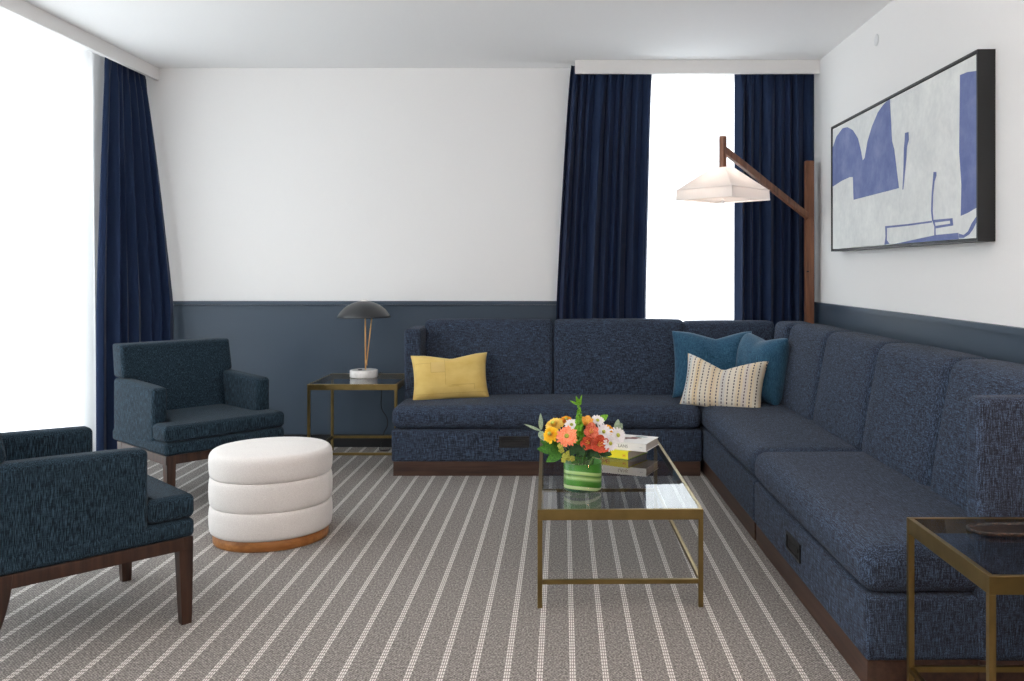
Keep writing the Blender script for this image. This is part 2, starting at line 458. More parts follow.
# ------------------------------------------------------------------ curtains
def drape(name, mat, top, bot, z0, z1, folds, at, ab, label, cat, group=None, header=True, thick=0.0, seed=1, per=14, nv=30):
    rnd = random.Random(seed)
    ph = [rnd.uniform(0, 6.28) for _ in range(4)]
    t0, t1 = Vector(top[0]), Vector(top[1]); b0, b1 = Vector(bot[0]), Vector(bot[1])
    bm = NB(); nu = folds * per; grid = []
    for j in range(nv + 1):
        v = (j / nv); z = z1 + (z0 - z1) * v; row = []
        ease = min(1.0, v * 1.6) ** 0.8
        p0 = t0.lerp(b0, ease); p1 = t1.lerp(b1, ease)
        d = (p1 - p0); n = Vector((-d.y, d.x)).normalized()
        amp = at + (ab - at) * min(1.0, v * 2.2)
        for i in range(nu + 1):
            u = i / nu
            uw = u + 0.022 * math.sin(2 * PI * u * 2.3 + ph[0]) + 0.007 * math.sin(2 * PI * u * 5.1 + ph[1] + v)
            th = 2 * PI * folds * uw
            mod = 0.82 + 0.25 * math.sin(2 * PI * u * 3.1 + ph[3])
            off = amp * mod * ((1.1 - 2.0 * abs(math.sin(th / 2)) ** 0.85) if thick else math.sin(th))
            if header and v < 0.035: off = off * 0.45 + 0.006 * math.sin(th * 2)
            lat = (0.30 * amp * math.sin(th) if thick else 0.3 * amp * math.sin(2 * th)) * min(1, v * 3)
            edge = min(1.0, u * 12, (1 - u) * 12)
            q = p0.lerp(p1, u) + n * off + d.normalized() * lat * edge
            row.append(bm.verts.new((q.x, q.y, z)))
        grid.append(row)
    for a, b in zip(grid, grid[1:]):
        for i in range(nu): bm.faces.new((a[i], a[i + 1], b[i + 1], b[i]))
    o = link(name, bm, mat, None, True)
    if thick:
        md = o.modifiers.new('cloth', 'SOLIDIFY'); md.thickness = thick; md.offset = 0
    return tag(o, label, cat, group)

drape('curtain', M['navy'], ((-3.225, 6.14), (-3.19, 6.605)), ((-3.225, 6.02), (-2.945, 6.59)), 0.015, 2.885, 7, 0.024, 0.040,
      'navy blue floor length curtain beside the left window behind the armchair', 'curtain', thick=0.004, seed=3)
drape('curtain', M['navy'], ((0.062, 6.535), (0.668, 6.535)), ((-0.048, 6.535), (0.622, 6.535)), 0.015, 2.885, 9, 0.030, 0.048,
      'navy blue curtain panel left of the back window, next to the white wall', 'curtain', thick=0.004, seed=5)
drape('curtain', M['navy'], ((1.290, 6.535), (1.884, 6.535)), ((1.290, 6.535), (1.884, 6.535)), 0.015, 2.885, 8, 0.030, 0.048,
      'navy blue curtain panel in the corner right of the back window behind the floor lamp', 'curtain', thick=0.004, seed=9)
drape('sheer_curtain', M['sheer'], ((0.20, 6.618), (1.72, 6.618)), ((0.20, 6.618), (1.72, 6.618)), 0.02, 2.885, 16, 0.010, 0.017,
      'narrow white sheer curtain over the back window between two navy panels', 'curtain', seed=11, per=12, nv=16)
drape('sheer_curtain', M['sheer'], ((-3.315, 0.75), (-3.315, 6.40)), ((-3.315, 0.75), (-3.315, 6.40)), 0.02, 2.885, 44, 0.014, 0.028,
      'wide white sheer curtain along the left window wall, glowing with daylight', 'curtain', seed=12, per=10, nv=16)

# ------------------------------------------------------------------ sectional sofa
def plate_handle(parent, x, z, y):
    bm = NB()
    w, h = 0.20, 0.075
    box(bm, x - w/2, x + w/2, y - .008, y + .004, z + h/2 - .012, z + h/2, bev=.002)
    box(bm, x - w/2, x + w/2, y - .008, y + .004, z - h/2, z - h/2 + .012, bev=.002)
    box(bm, x - w/2, x - w/2 + .012, y - .008, y + .004, z - h/2 + .012, z + h/2 - .012)
    box(bm, x + w/2 - .012, x + w/2, y - .008, y + .004, z - h/2 + .012, z + h/2 - .012)
    box(bm, x - w/2 + .012, x + w/2 - .012, y - .003, y + .004, z - h/2 + .012, z + h/2 - .012)
    box(bm, x - .07, x + .07, y - .006, y - .003, z - .004, z + .010)
    o = link('pull_handle', bm, M['plastic'], parent); o['label'] = 'black recessed pull handle'; return o

ZS = 0.455
def back_cushion(parent, x0, x1, yb, yt, yr, z0=0.43, z1=0.987, r=0.034):
    bm = NB(); t = yr - (yb + yt) / 2 + 0.02
    def fn(P):
        k = (P.z - z0) / (z1 - z0); P.y += (yt - yb) * (k - 0.5); return P
    rbox(bm, ((x0 + x1) / 2, (yb + yt) / 2 + t / 2, (z0 + z1) / 2), (x1 - x0 - 0.006, t, z1 - z0), r, (0.004, 0.022, 0.008), 12, fn)
    return link('back_cushion', bm, M['sofa'], parent, True)

def seat(parent, x0, x1, d, ys, base_extra=0.0):
    bm = NB(); rbox(bm, ((x0 + x1) / 2, ys / 2, (0.303 + ZS) / 2), (x1 - x0, ys, ZS - 0.303), 0.058, (0, 0.006, 0.012), 14)
    link('seat_cushion', bm, M['sofa'], parent, True)
    bm = NB(); rbox(bm, ((x0 + x1) / 2, (d + .006) / 2, (0.093 + 0.302) / 2), (x1 - x0 - .006, d - .006, 0.302 - 0.093), 0.016, (0, 0.003, 0), 6)
    link('seat_base', bm, M['sofa'], parent, True)
    bm = NB(); box(bm, x0 + .014, x1 - .014, .014, d - .02, 0, 0.094, bev=.002)
    o = link('plinth', bm, M['walnut_x'], parent); o['label'] = 'dark wood plinth'

def wing(parent, x0, x1, y0, d):
    bm = NB(); rbox(bm, ((x0 + x1) / 2, (y0 + d) / 2, (0.093 + 0.938) / 2), (x1 - x0, d - y0, 0.938 - 0.093), 0.026, (0, 0, 0.004), 8)
    link('wing_arm', bm, M['sofa'], parent, True)
    bm = NB(); box(bm, x0 + .012, x1 - .012, y0 + .01, d - .02, 0, 0.094, bev=.002)
    o = link('plinth', bm, M['walnut_x'], parent); o['label'] = 'dark wood plinth'

def back_panel(parent, x0, x1, y0, y1):
    bm = NB(); rbox(bm, ((x0 + x1) / 2, (y0 + y1) / 2, (0.30 + 0.93) / 2), (x1 - x0, y1 - y0, 0.63), 0.02, (0, 0, 0), 5)
    link('back_panel', bm, M['sofa'], parent, True)

u1 = thing('sofa', 'navy tweed sofa along the back wall with a yellow cushion on it', 'sofa', (-1.105, 5.69, 0))
seat(u1, -0.022, 2.02, 0.735, 0.60); wing(u1, -0.002, 0.116, 0.36, 0.738)
back_cushion(u1, 0.100, 1.036, 0.52, 0.60, 0.69); back_cushion(u1, 1.036, 1.985, 0.52, 0.60, 0.69)
back_panel(u1, 0.10, 1.965, 0.69, 0.738); plate_handle(u1, 0.785, 0.225, 0.004)

TH = math.radians(-89.1)
org = Vector((0.920, 5.69, 0)); dx = Vector((math.cos(TH), math.sin(TH), 0))
u2 = thing('corner_sofa', 'navy tweed corner sofa section holding the two teal pillows', 'sofa', org, TH)
seat(u2, -0.725, 1.365, 0.83, 0.66)
back_cushion(u2, -0.20, 0.575, 0.525, 0.625, 0.76, r=0.048); back_cushion(u2, 0.575, 1.365, 0.525, 0.625, 0.76, r=0.048)
back_cushion(u2, -0.50, -0.20, 0.56, 0.60, 0.76, z1=0.985)
back_panel(u2, -0.70, 1.365, 0.765, 0.83)
# corner back cushion facing the camera (built across the end of the section)
bm = NB()
def fnc(P):
    k = (P.z - 0.43) / (0.97 - 0.43); P.x -= 0.08 * (k - 0.5); return P
rbox(bm, (-0.645, 0.297, 0.703), (0.15, 0.66, 0.546), 0.034, (0.02, 0.004, 0.006), 12, fnc)
link('back_cushion', bm, M['sofa'], u2, True)

org3 = org + dx * 1.37
u3 = thing('sofa', 'blue tweed sofa along the right wall, its upholstered end panel nearest the viewer', 'sofa', org3, TH)
seat(u3, 0.0, 1.535, 0.83, 0.66); wing(u3, 1.45, 1.545, 0.363, 0.832)
back_cushion(u3, 0.0, 0.775, 0.525, 0.625, 0.76, r=0.048); back_cushion(u3, 0.775, 1.447, 0.525, 0.625, 0.76, r=0.048)
back_panel(u3, 0.0, 1.45, 0.765, 0.83); plate_handle(u3, 0.72, 0.205, 0.004)

# ------------------------------------------------------------------ armchairs
def armchair(label, loc, rz):
    t = thing('armchair', label, 'armchair', loc, rz, None); t.scale = (.965, 1, 1)
    bm = NB()                                                   # T-shaped seat cushion
    pts = [(-.372, -.395), (.372, -.395), (.372, -.222), (.275, -.222), (.275, .20), (-.275, .20), (-.275, -.222), (-.372, -.222)]
    prism(bm, outline_round([Vector(p) for p in pts], 0.022), rprof(0.405, 0.498, 0.026, 6, 0.0))
    link('seat_cushion', bm, M['chair'], t, True)
    bm = NB(); rbox(bm, (0, -.026, 0.3685), (0.742, 0.74, 0.073), 0.022, (0, 0, 0), 6)
    link('seat_base', bm, M['chair'], t, True)
    for s in (-1, 1):
        bm = NB()
        def fn(P): P.z += max(0, P.z - 0.4) / 0.3 * (P.y + 0.215) * 0.03; return P
        rbox(bm, (s * .324, .052, 0.512), (0.088, 0.558, 0.354), 0.022, (0.002, 0, 0.004), 7, fn)
        link('armrest', bm, M['chair'], t, True)
    bm = NB()                                                   # backrest: wide above the arms, between them below
    pts = [(-.275, .40), (.275, .40), (.275, .69), (.355, .71), (.352, .905), (-.352, .905), (-.355, .71), (-.275, .69)]
    def fb(P): return Vector((P.x, P.z + 0.20 * (P.y - 0.4) , P.y))
    prism(bm, outline_round([Vector(p) for p in pts], 0.016), rprof(0.155, 0.30, 0.024, 5, 0.0), fb)
    link('backrest', bm, M['chair'], t, True)
    bm = NB()
    box(bm, -.366, .366, -.390, -.355, .286, .334, bev=.003); box(bm, -.366, .366, .235, .27, .286, .334, bev=.003)
    box(bm, -.366, -.331, -.355, .235, .286, .334, bev=.003); box(bm, .331, .366, -.355, .235, .286, .334, bev=.003)
    o = link('seat_rail', bm, M['walnut'], t); o['label'] = 'dark wood rail'
    for sx in (-1, 1):
        for fr in (True, False):
            bm = NB(); prev = None; rings = []
            for k in range(9):
                f = k / 8; z = .333 * (1 - f)
                w = (.054 if fr else .066) - (.016 if fr else .026) * f
                cy = (-.364 - .006 * f) if fr else (.240 + .100 * f ** 2)
                cx = sx * (.335 + .001 * f)
                rings.append([bm.verts.new((cx + a * w / 2, cy + b * w / 2, z)) for a, b in ((-1, -1), (1, -1), (1, 1), (-1, 1))])
            for a, b in zip(rings, rings[1:]):
                for i in range(4): bm.faces.new((a[i], a[(i + 1) % 4], b[(i + 1) % 4], b[i]))
            bm.faces.new(rings[0]); bm.faces.new(list(reversed(rings[-1])))
            bmesh.ops.bevel(bm, geom=[e for e in bm.edges if abs(e.verts[0].co.z - e.verts[1].co.z) > .02], offset=.003, segments=1, affect='EDGES')
            o = link('leg', bm, M['walnut'], t); o['label'] = 'dark tapered wooden leg'
    return t
n1 = Vector((math.sin(math.radians(41)), -math.cos(math.radians(41)), 0))
armchair('teal tweed armchair by the navy curtain, facing into the room', Vector((-2.21, 5.25, 0)), math.radians(47.9))
n2 = Vector((0.7071, 0.7071, 0))
armchair('dark teal armchair at the left edge, turned away from the viewer', Vector((-1.662, 3.575, 0)) - n2 * 0.39, math.radians(135))

# ------------------------------------------------------------------ ottoman
ot = thing('ottoman', 'oval ivory ottoman with three padded tiers on a wooden base', 'ottoman', (-1.478, 4.415, 0), math.radians(20))
def oval(a, b, n=72, e=2.05):
    o = []
    for i in range(n):
        t = 2 * PI * i / n; c, s = math.cos(t), math.sin(t)
        o.append(Vector((a * math.copysign(abs(c) ** (2 / e), c), b * math.copysign(abs(s) ** (2 / e), s))))
    return o
bm = NB(); prism(bm, oval(.279, .264), [(0.004, 0), (0, .004), (0, .050), (.004, .054)])
o = link('base', bm, M['oak'], ot, True); o['label'] = 'warm wood base'
def tierprof(z0, z1, r, top):
    p = [(r * .9, z0)]
    for k in range(9):
        a = PI * k / 8; p.append((r * (1 - math.sin(a) ** 0.75) * 0.8, z0 + (z1 - z0) * (0.5 - 0.5 * math.cos(a))))
    if top:
        p = p[:7]
        zt = p[-1][1]; i0 = p[-1][0]
        for k in range(1, 6):
            a = PI / 2 * k / 5; p.append((i0 + .03 * (1 - math.cos(a)), zt + (z1 - zt) * math.sin(a)))
        for k in range(1, 6): p.append((i0 + .03 + .03 * k, z1 + .016 * math.sin(k / 5 * PI / 2)))
    else: p.append((r * .9, z1))
    return p
for i, (z0, z1) in enumerate(((.054, .188), (.186, .329), (.327, .455))):
    bm = NB(); prism(bm, oval(.299, .286), tierprof(z0, z1, .016, i == 2)); link('padded_tier', bm, M['boucle'], ot, True)

# ------------------------------------------------------------------ brass and glass tables
def brass_table(name, label, cat, loc, rz, w, l, h, ap=0.042, lg=0.019, rz_=0.103, group=None):
    """local origin at the front-left corner; x right, y away"""
    t = thing(name, label, cat, loc, rz, group); b = .0015
    for x in (0, w - lg):
        for y in (0, l - lg):
            bm = NB(); box(bm, x, x + lg, y, y + lg, 0, h - ap, bev=b); link('leg', bm, M['brass'], t)
    bm = NB(); tw = .016
    box(bm, 0, w, 0, tw, h - ap, h, bev=b); box(bm, 0, w, l - tw, l, h - ap, h, bev=b)
    box(bm, 0, tw, tw, l - tw, h - ap, h, bev=b); box(bm, w - tw, w, tw, l - tw, h - ap, h, bev=b)
    link('top_frame', bm, M['brass'], t)
    bm = NB(); box(bm, tw, w - tw, tw, l - tw, h - .010, h - .001); o = link('glass_top', bm, M['glass'], t); o['label'] = 'clear glass top'
    for q in ((lg, w - lg, .002, lg - .002), (lg, w - lg, l - lg + .002, l - .002), (.002, lg - .002, lg, l - lg), (w - lg + .002, w - .002, lg, l - lg)):
        bm = NB(); box(bm, q[0], q[1], q[2], q[3], rz_ - .009, rz_ + .009, bev=b); link('stretcher', bm, M['brass'], t)
    return t
brass_table('coffee_table', 'long brass coffee table with glass top in front of the sofas', 'table', (-0.1017, 3.47, 0), math.radians(1.1), .664, 1.46, .393)
brass_table('side_table', 'square brass side table with glass top under the black dome lamp', 'table', (-1.733, 5.89, 0), 0, .610, .62, .576, .040)
brass_table('side_table', 'brass side table with glass top cut off at the lower right corner', 'table', (1.078, 2.20, 0), 0, .61, .53, .575, .047, .018)

# tray on the near side table
tr = oval(.235, .060, 60, 3.2)
bm = NB(); prism(bm, tr, [(.006, 0), (.001, .002), (0, .010), (.001, .012), (.005, .012), (.007, .010), (.010, .005)])
tag(link('tray', bm, M['tray'], None, True, (1.435, 2.575, .5755)), 'dark speckled shallow tray on the side table at lower right', 'tray')

# ------------------------------------------------------------------ table lamp
tl = thing('table_lamp', 'black dome table lamp with brass stems and white marble base', 'lamp', (-1.439, 6.29, .5755))
bm = NB(); lathe(bm, [(.094, 0), (.098, .003), (.100, .008), (.100, .048), (.097, .053), (.090, .055)])
o = link('base', bm, M['marble'], tl, True); o['label'] = 'round white marble base'
bm = NB()
prof = []
for k in range(15):
    a = 0.09 + (1.094 - 0.09) * k / 14; prof.append((.215 * math.sin(a), .435 + .215 * (math.cos(a) - math.cos(1.094))))
inn = [(max(r - .003, .016), z - .003) for r, z in prof]
lathe(bm, prof + list(reversed(inn)), n=56, cap=False)
link('lamp_shade', bm, M['blackm'], tl, True)
bm = NB(); lathe(bm, [(.022, .545), (.026, .548), (.026, .553), (.018, .559), (.008, .561)], n=24)
o = link('cap', bm, M['marble'], tl, True); o['label'] = 'small white cap'
bm = NB(); tube(bm, [(.012, .0, .054), (.008, .0, .52)], .0055, 10); link('stem', bm, M['gold'], tl, True)
bm = NB(); tube(bm, [(.020, -.004, .10), (.065, -.004, .50)], .0045, 10); link('stem', bm, M['gold'], tl, True)
bm = NB(); tube(bm, [(.016, -.002, .085), (.017, -.002, .125)], .0085, 10); link('stem_clamp', bm, M['gold'], tl, True)
bm = NB(); lathe(bm, [(.016, 0), (.017, .003), (.012, .007)], (-.02, -.035, .055), 20); link('switch', bm, M['plastic'], tl, True)
bm = NB(); tube(bm, [(.03, .095, .012), (.07, .19, .006), (.075, .243, .006), (.076, .262, -.02), (.072, .27, -.14), (.068, .275, -.26), (.108, .28, -.34), (.112, .285, -.40), (.085, .29, -.455),
                     (.07, .29, -.53), (.06, .25, -.571), (.09, .20, -.571), (.14, .22, -.571), (.13, .28, -.571)], .0035, 8)
o = link('power_cord', bm, M['plastic'], tl, True); o['label'] = 'thin black cord hanging behind the table'

# ------------------------------------------------------------------ floor lamp
fl = thing('floor_lamp', 'tall walnut floor lamp with slanted arm and white square shade', 'lamp', (1.806, 6.385, 0))
bm = NB(); box(bm, -.029, .029, -.029, .029, .012, 2.15, bev=.003); link('post', bm, M['lampwood'], fl)
bm = NB(); box(bm, -.06, .06, -.05, .05, 0, .012, bev=.002); link('foot', bm, M['lampwood'], fl)
t_ = 0.765; sx, sy = -t_ - .008, -t_
bm = NB(); bar(bm, (.0, -.0, 1.735), (sx + .015, sy + .015, 2.125), .028, .046, bev=.003); link('arm', bm, M['lampwood'], fl)
bm = NB(); box(bm, -.018, .018, -.018, .018, 1.99, 2.215, Matrix.Translation((sx, sy, 0)) @ Matrix.Rotation(PI / 4, 4, 'Z'), bev=.003); link('stem', bm, M['lampwood'], fl)
bm = NB(); lathe(bm, [(.009, 0), (.010, .004), (.010, .008)], (0.026 * -.7 , -.0335, 1.335), 12); link('screw_hole', bm, M['plastic'], fl)
bm = NB()
rings = []
for r, z in ((.078, 2.008), (.300, 1.866), (.305, 1.800)):
    rings.append([bm.verts.new((sx + r * math.cos(a), sy + r * math.sin(a), z)) for a in (0, PI / 2, PI, 3 * PI / 2)])
for a, b in zip(rings, rings[1:]):
    for i in range(4): bm.faces.new((a[i], a[(i + 1) % 4], b[(i + 1) % 4], b[i]))
bm.faces.new(rings[0])
o = link('lamp_shade', bm, M['shade'], fl); md = o.modifiers.new('sheet', 'SOLIDIFY'); md.thickness = .003; md.offset = -1
o['label'] = 'white square tapered shade'
bm = NB()
for rr in (.302,):
    P = [Vector((sx + rr * math.cos(a), sy + rr * math.sin(a), 1.866)) for a in (0, PI / 2, PI, 3 * PI / 2)]
    for i in range(4): bar(bm, P[i], P[(i + 1) % 4], .004, .004)
link('shade_seam', bm, M['shade'], fl)
bm = NB(); box(bm, -.19, .19, -.19, .19, 1.806, 1.810, Matrix.Translation((sx, sy, 0)) @ Matrix.Rotation(PI / 4, 4, 'Z')); link('diffuser', bm, M['shade'], fl)
bm = NB(); lathe(bm, [(.006, 1.785), (.012, 1.790), (.012, 1.797), (.005, 1.800), (.005, 1.806)], (sx, sy, 0), 16); link('finial', bm, M['dial'], fl, True)

# ------------------------------------------------------------------ picture on the right wall
XC = 1.818
def art_pt(cx, cy, x=XC):
    px = 820 + cx / 2.7255; py = 20 + cy / 2.7255
    d = x * F / (px - HX); return Vector((x, d, H - (py - HY) * d / F))
Yn, Yf, Zt, Zb = 3.80, 5.88, 2.315, 1.475
pic = thing('framed_picture', 'wide abstract blue and grey painting in a deep black frame', 'picture', (XR - .001, (Yn + Yf) / 2, Zb))
po = Vector(pic.location)
bm = NB(); x0, x1, fw = 1.811, XR - .001, .012
for q in ((x0, x1, Yn, Yf, Zt - fw, Zt), (x0, x1, Yn, Yf, Zb, Zb + fw), (x0, x1, Yn, Yn + fw, Zb + fw, Zt - fw), (x0, x1, Yf - fw, Yf, Zb + fw, Zt - fw)):
    box(bm, *q)
bmesh.ops.translate(bm, verts=bm.verts, vec=-po)
link('frame', bm, M['black'], pic)
bm = NB(); box(bm, XC, XR - .01, Yn + .016, Yf - .016, Zb + .016, Zt - .016)
shapes = [
 [(31,440),(31,350),(45,318),(62,295),(75,292),(90,300),(104,322),(112,355),(117,383),(122,376),(130,330),(142,290),(158,252),(172,232),(184,216),(191,214),(193,250),(197,330),(203,352),(216,458),(92,490),(90,428),(82,428),(60,438),(33,455)],
 [(382,150),(402,142),(430,138),(430,510),(405,525),(384,534),(386,450),(380,360)],
 [(232,308),(242,305),(243,325),(238,345),(236,380),(231,430),(228,462),(225,462),(228,400),(229,350),(231,330)],
 [(310,414),(318,414),(318,424),(313,440),(309,480),(308,520),(310,545),(306,548),(303,520),(305,470)],
 [(178,562),(240,556),(306,547),(306,552),(240,561),(183,567),(183,600),(190,610),(176,614),(179,590)],
 [(306,545),(362,540),(364,560),(316,568),(316,588),(312,588),(312,563)],
 [(200,612),(260,598),(316,586),(378,580),(379,600),(300,606)],
 [(379,582),(392,586),(404,576),(414,554),(428,534),(430,548),(418,570),(408,584),(392,594),(379,594)],
]
white = [[(314,552),(355,547),(356,555),(316,561)]]
mi = []
for k, sh in enumerate(shapes + white):
    xo = XC - (.0012 if k < len(shapes) else .0018)
    vs = []
    for (a, b) in sh:
        p = art_pt(a, b, XC); p.x = xo
        p.y = min(max(p.y, Yn + .0165), Yf - .0165); p.z = min(max(p.z, Zb + .0165), Zt - .0165)
        vs.append(bm.verts.new(p))
    for tri in tessellate_polygon([[v.co.copy() for v in vs]]):
        try: f = bm.faces.new([vs[q] for q in tri]); f.material_index = 1 if k < len(shapes) else 0
        except ValueError: pass
bmesh.ops.translate(bm, verts=bm.verts, vec=-po)
o = link('canvas', bm, [M['canvas'], M['artblue']], pic)

bm = NB(); lathe(bm, [(.034, 0), (.036, .001), (.036, .004), (.032, .006), (.012, .007)], n=32)
bmesh.ops.rotate(bm, verts=bm.verts, cent=(0, 0, 0), matrix=Matrix.Rotation(-PI / 2, 3, 'Y'))
tag(link('wall_cover_plate', bm, M['dial'], None, True, (XR, 5.24, 2.735)), 'small round white cover plate high on the right wall', 'cover plate')

# ------------------------------------------------------------------ pillows
def pillow(name, mat, label, loc, yaw, lean, roll, w, h, t, notch=0.0, nx=0.0, group=None, nw=0.32):
    N = 26; bm = NB(); gr = {}
    for s in (1, -1):
        for i in range(N + 1):
            for j in range(N + 1):
                if s == -1 and (i in (0, N) or j in (0, N)): gr[s, i, j] = gr[1, i, j]; continue
                a = -1 + 2 * i / N; b = -1 + 2 * j / N
                u = math.sin(a * PI / 2) * 0.5 + a * 0.5; v = math.sin(b * PI / 2) * 0.5 + b * 0.5
                x = w / 2 * u * (1 - 0.07 * (1 - v * v)); z = h / 2 * v * (1 - 0.06 * (1 - u * u))
                th = t / 2 * max(0, (1 - u ** 4) * (1 - v ** 4)) ** 0.62
                dn = notch * max(0, 1 - abs(u - nx) / (nw * 2.2)) ** 1.25 * max(0, (v + 0.7) / 1.7) ** 2.0
                z -= dn
                th *= 1 - 0.35 * math.exp(-((u - nx) / 0.18) ** 2) * max(0, v) * (1 if notch > .03 else 0)
                wr = 0.004 * math.sin(9 * u + 4 * v) * (1 - u * u) * (1 - v * v)
                gr[s, i, j] = bm.verts.new((x, -s * (th + wr * (th > .01)), z))
    for s in (1, -1):
        for i in range(N):
            for j in range(N):
                try: bm.faces.new((gr[s, i, j], gr[s, i + 1, j], gr[s, i + 1, j + 1], gr[s, i, j + 1]))
                except ValueError: pass
    o = link(name, bm, mat, None, True, loc)
    mx = Matrix.Rotation(yaw, 3, 'Z') @ Matrix.Rotation(-lean, 3, 'X') @ Matrix.Rotation(roll, 3, 'Y')
    o.rotation_euler = mx.to_euler()
    return tag(o, label, 'pillow', group)
R = math.radians
pillow('pillow', M['yellow'], 'yellow patchwork lumbar pillow at the left end of the back sofa', (-.785, 6.055, .605), R(12), R(14), R(-1.5), .535, .325, .15, .028, .05)
pillow('pillow', M['teal'], 'square teal pillow standing upright against the back cushions, left of its twin', (1.042, 6.075, .690), R(-4), R(9), R(0), .56, .47, .15, .045, .1)
pillow('pillow', M['teal'], 'teal pillow turned sideways in the sofa corner, right of its twin', (1.345, 5.905, .683), R(-66), R(9), R(2), .46, .46, .25, .03, 0)
pillow('pillow', M['cream'], 'cream lumbar pillow with stitched dashed stripes leaning on teal pillows', (1.060, 5.745, .602), R(-22), R(22), R(4),   .545, .360, .14, .085, -.05, nw=.42)

# ------------------------------------------------------------------ books on the coffee table
def text_mesh(s, size):
    cu = bpy.data.curves.new('lettering', 'FONT'); cu.body = s; cu.size = size; cu.extrude = 0.0003; cu.align_x = 'LEFT'
    o = bpy.data.objects.new('lettering', cu); COL.objects.link(o)
    dg = bpy.context.evaluated_depsgraph_get(); me = bpy.data.meshes.new_from_object(o.evaluated_get(dg))
    bpy.data.objects.remove(o); return me
def book(label, loc, rz, L, W, Tk, cov, under, marks):
    """local origin: right end of the spine edge, x to the left negative, y away"""
    t = thing('book', label, 'book', loc, rz)
    c = .0028
    bm = NB(); box(bm, -L, 0, 0, W, Tk - c, Tk, bev=.0006); box(bm, -L, 0, 0, c, c, Tk - c)
    link('cover', bm, cov, t)
    bm = NB(); box(bm, -L, 0, 0, W, 0, c, bev=.0006); link('back_cover', bm, under, t)
    bm = NB(); box(bm, -L + .004, -.004, c, W - .004, c, Tk - c); link('pages', bm, M['pages'], t)
    for (s, x, z, size, m_) in marks:
        me = text_mesh(s, size); me.materials.append(m_)
        o = bpy.data.objects.new('title_lettering', me); COL.objects.link(o); o.parent = t
        o.location = (x, -.0006, z); o.rotation_euler = (PI / 2, 0, 0)
    return t
bA = R(-29)
b1 = book('lime yellow book under the white book beside the flower vase', (.327, 4.385, .3925), R(-33), .225, .215, .041, M['byellow'], M['bgreen'],
     [('HEI', -.150, .010, .030, M['redink']), ('H', -.030, .012, .022, M['redink'])])
b2 = book('white hardback book lying on top of the yellow book', (.418, 4.375, .4337), R(-24), .270, .205, .041, M['bwhite'], M['bwhite'],
     [('LANS', -.150, .014, .022, M['ink']), ('—', -.035, .016, .016, M['tealink'])])
bm = NB()
def blob(cx, cy, a, b, mi_):
    vs = [bm.verts.new((cx + a * math.cos(q * PI / 8) * (1 + .2 * math.sin(q * 2.3)), cy + b * math.sin(q * PI / 8), .0415)) for q in range(16)]
    f = bm.faces.new(vs); f.material_index = mi_
blob(-.13, .11, .045, .020, 0); blob(-.10, .135, .030, .016, 0); blob(-.085, .17, .035, .010, 1); blob(-.16, .085, .03, .014, 0)
link('cover_picture', bm, [M['brownink'], M['tealink']], b2)

# ------------------------------------------------------------------ vase and flowers
VX, VY, VZ = .085, 3.775, .3925
va = thing('flower_vase', 'clear glass cylinder vase lined with green striped leaf', 'vase', (VX, VY, VZ))
bm = NB(); lathe(bm, [(.080, 0), (.085, .003), (.086, .01), (.086, .155), (.0845, .157), (.083, .155), (.083, .010), (.078, .008)], n=56)
o = link('glass_body', bm, M['vase'], va, True)
bm = NB(); lathe(bm, [(.080, .012), (.0815, .016), (.0815, .128), (.0795, .128), (.0795, .016)], n=56, cap=False)
o = link('leaf_lining', bm, M['leafstripe'], va, True); o['label'] = 'green and cream striped leaf wrap'

def W(px, py, d): return Vector(((px - HX) * d / F, d, H - (py - HY) * d / F))
def frame_of(n):
    n = Vector(n).normalized(); a = n.cross(Vector((0, 0, 1)));
    if a.length < 1e-3: a = Vector((1, 0, 0))
    a.normalize(); return a, n.cross(a), n
def petals(bm, c, n, count, r0, r1, wid, lift, cup=0.0, seg=5, ph=0.0, rnd=None, tip=0.6):
    a, b, nn = frame_of(n); c = Vector(c)
    for k in range(count):
        an = 2 * PI * k / count + ph + (rnd.uniform(-.12, .12) if rnd else 0)
        rr = r1 * (rnd.uniform(.9, 1.08) if rnd else 1)
        d = a * math.cos(an) + b * math.sin(an); s = -a * math.sin(an) + b * math.cos(an)
        L = []; Rr = []; Cc = []
        for i in range(seg + 1):
            f = i / seg; ww = wid * (math.sin(PI * min(1, (f * .82 + .12))) ** tip)
            p = c + d * (r0 + (rr - r0) * f) + nn * (lift * f + cup * f * f)
            L.append(bm.verts.new(p + s * ww / 2 + nn * ww * .12)); Rr.append(bm.verts.new(p - s * ww / 2 + nn * ww * .12)); Cc.append(bm.verts.new(p))
        for i in range(seg):
            bm.faces.new((L[i], Cc[i], Cc[i + 1], L[i + 1])); bm.faces.new((Cc[i], Rr[i], Rr[i + 1], Cc[i + 1]))
def dome(bm, c, n, r, h, seg=14, rings=5):
    a, b, nn = frame_of(n); c = Vector(c); R_ = []
    for j in range(rings):
        t = PI / 2 * j / rings
        R_.append([bm.verts.new(c + (a * math.cos(2 * PI * i / seg) + b * math.sin(2 * PI * i / seg)) * r * math.cos(t) + nn * h * math.sin(t)) for i in range(seg)])
    for p, q in zip(R_, R_[1:]):
        for i in range(seg): bm.faces.new((p[i], p[(i + 1) % seg], q[(i + 1) % seg], q[i]))
    bm.faces.new(R_[-1]); bm.faces.new(list(reversed(R_[0])))
fi = [0]
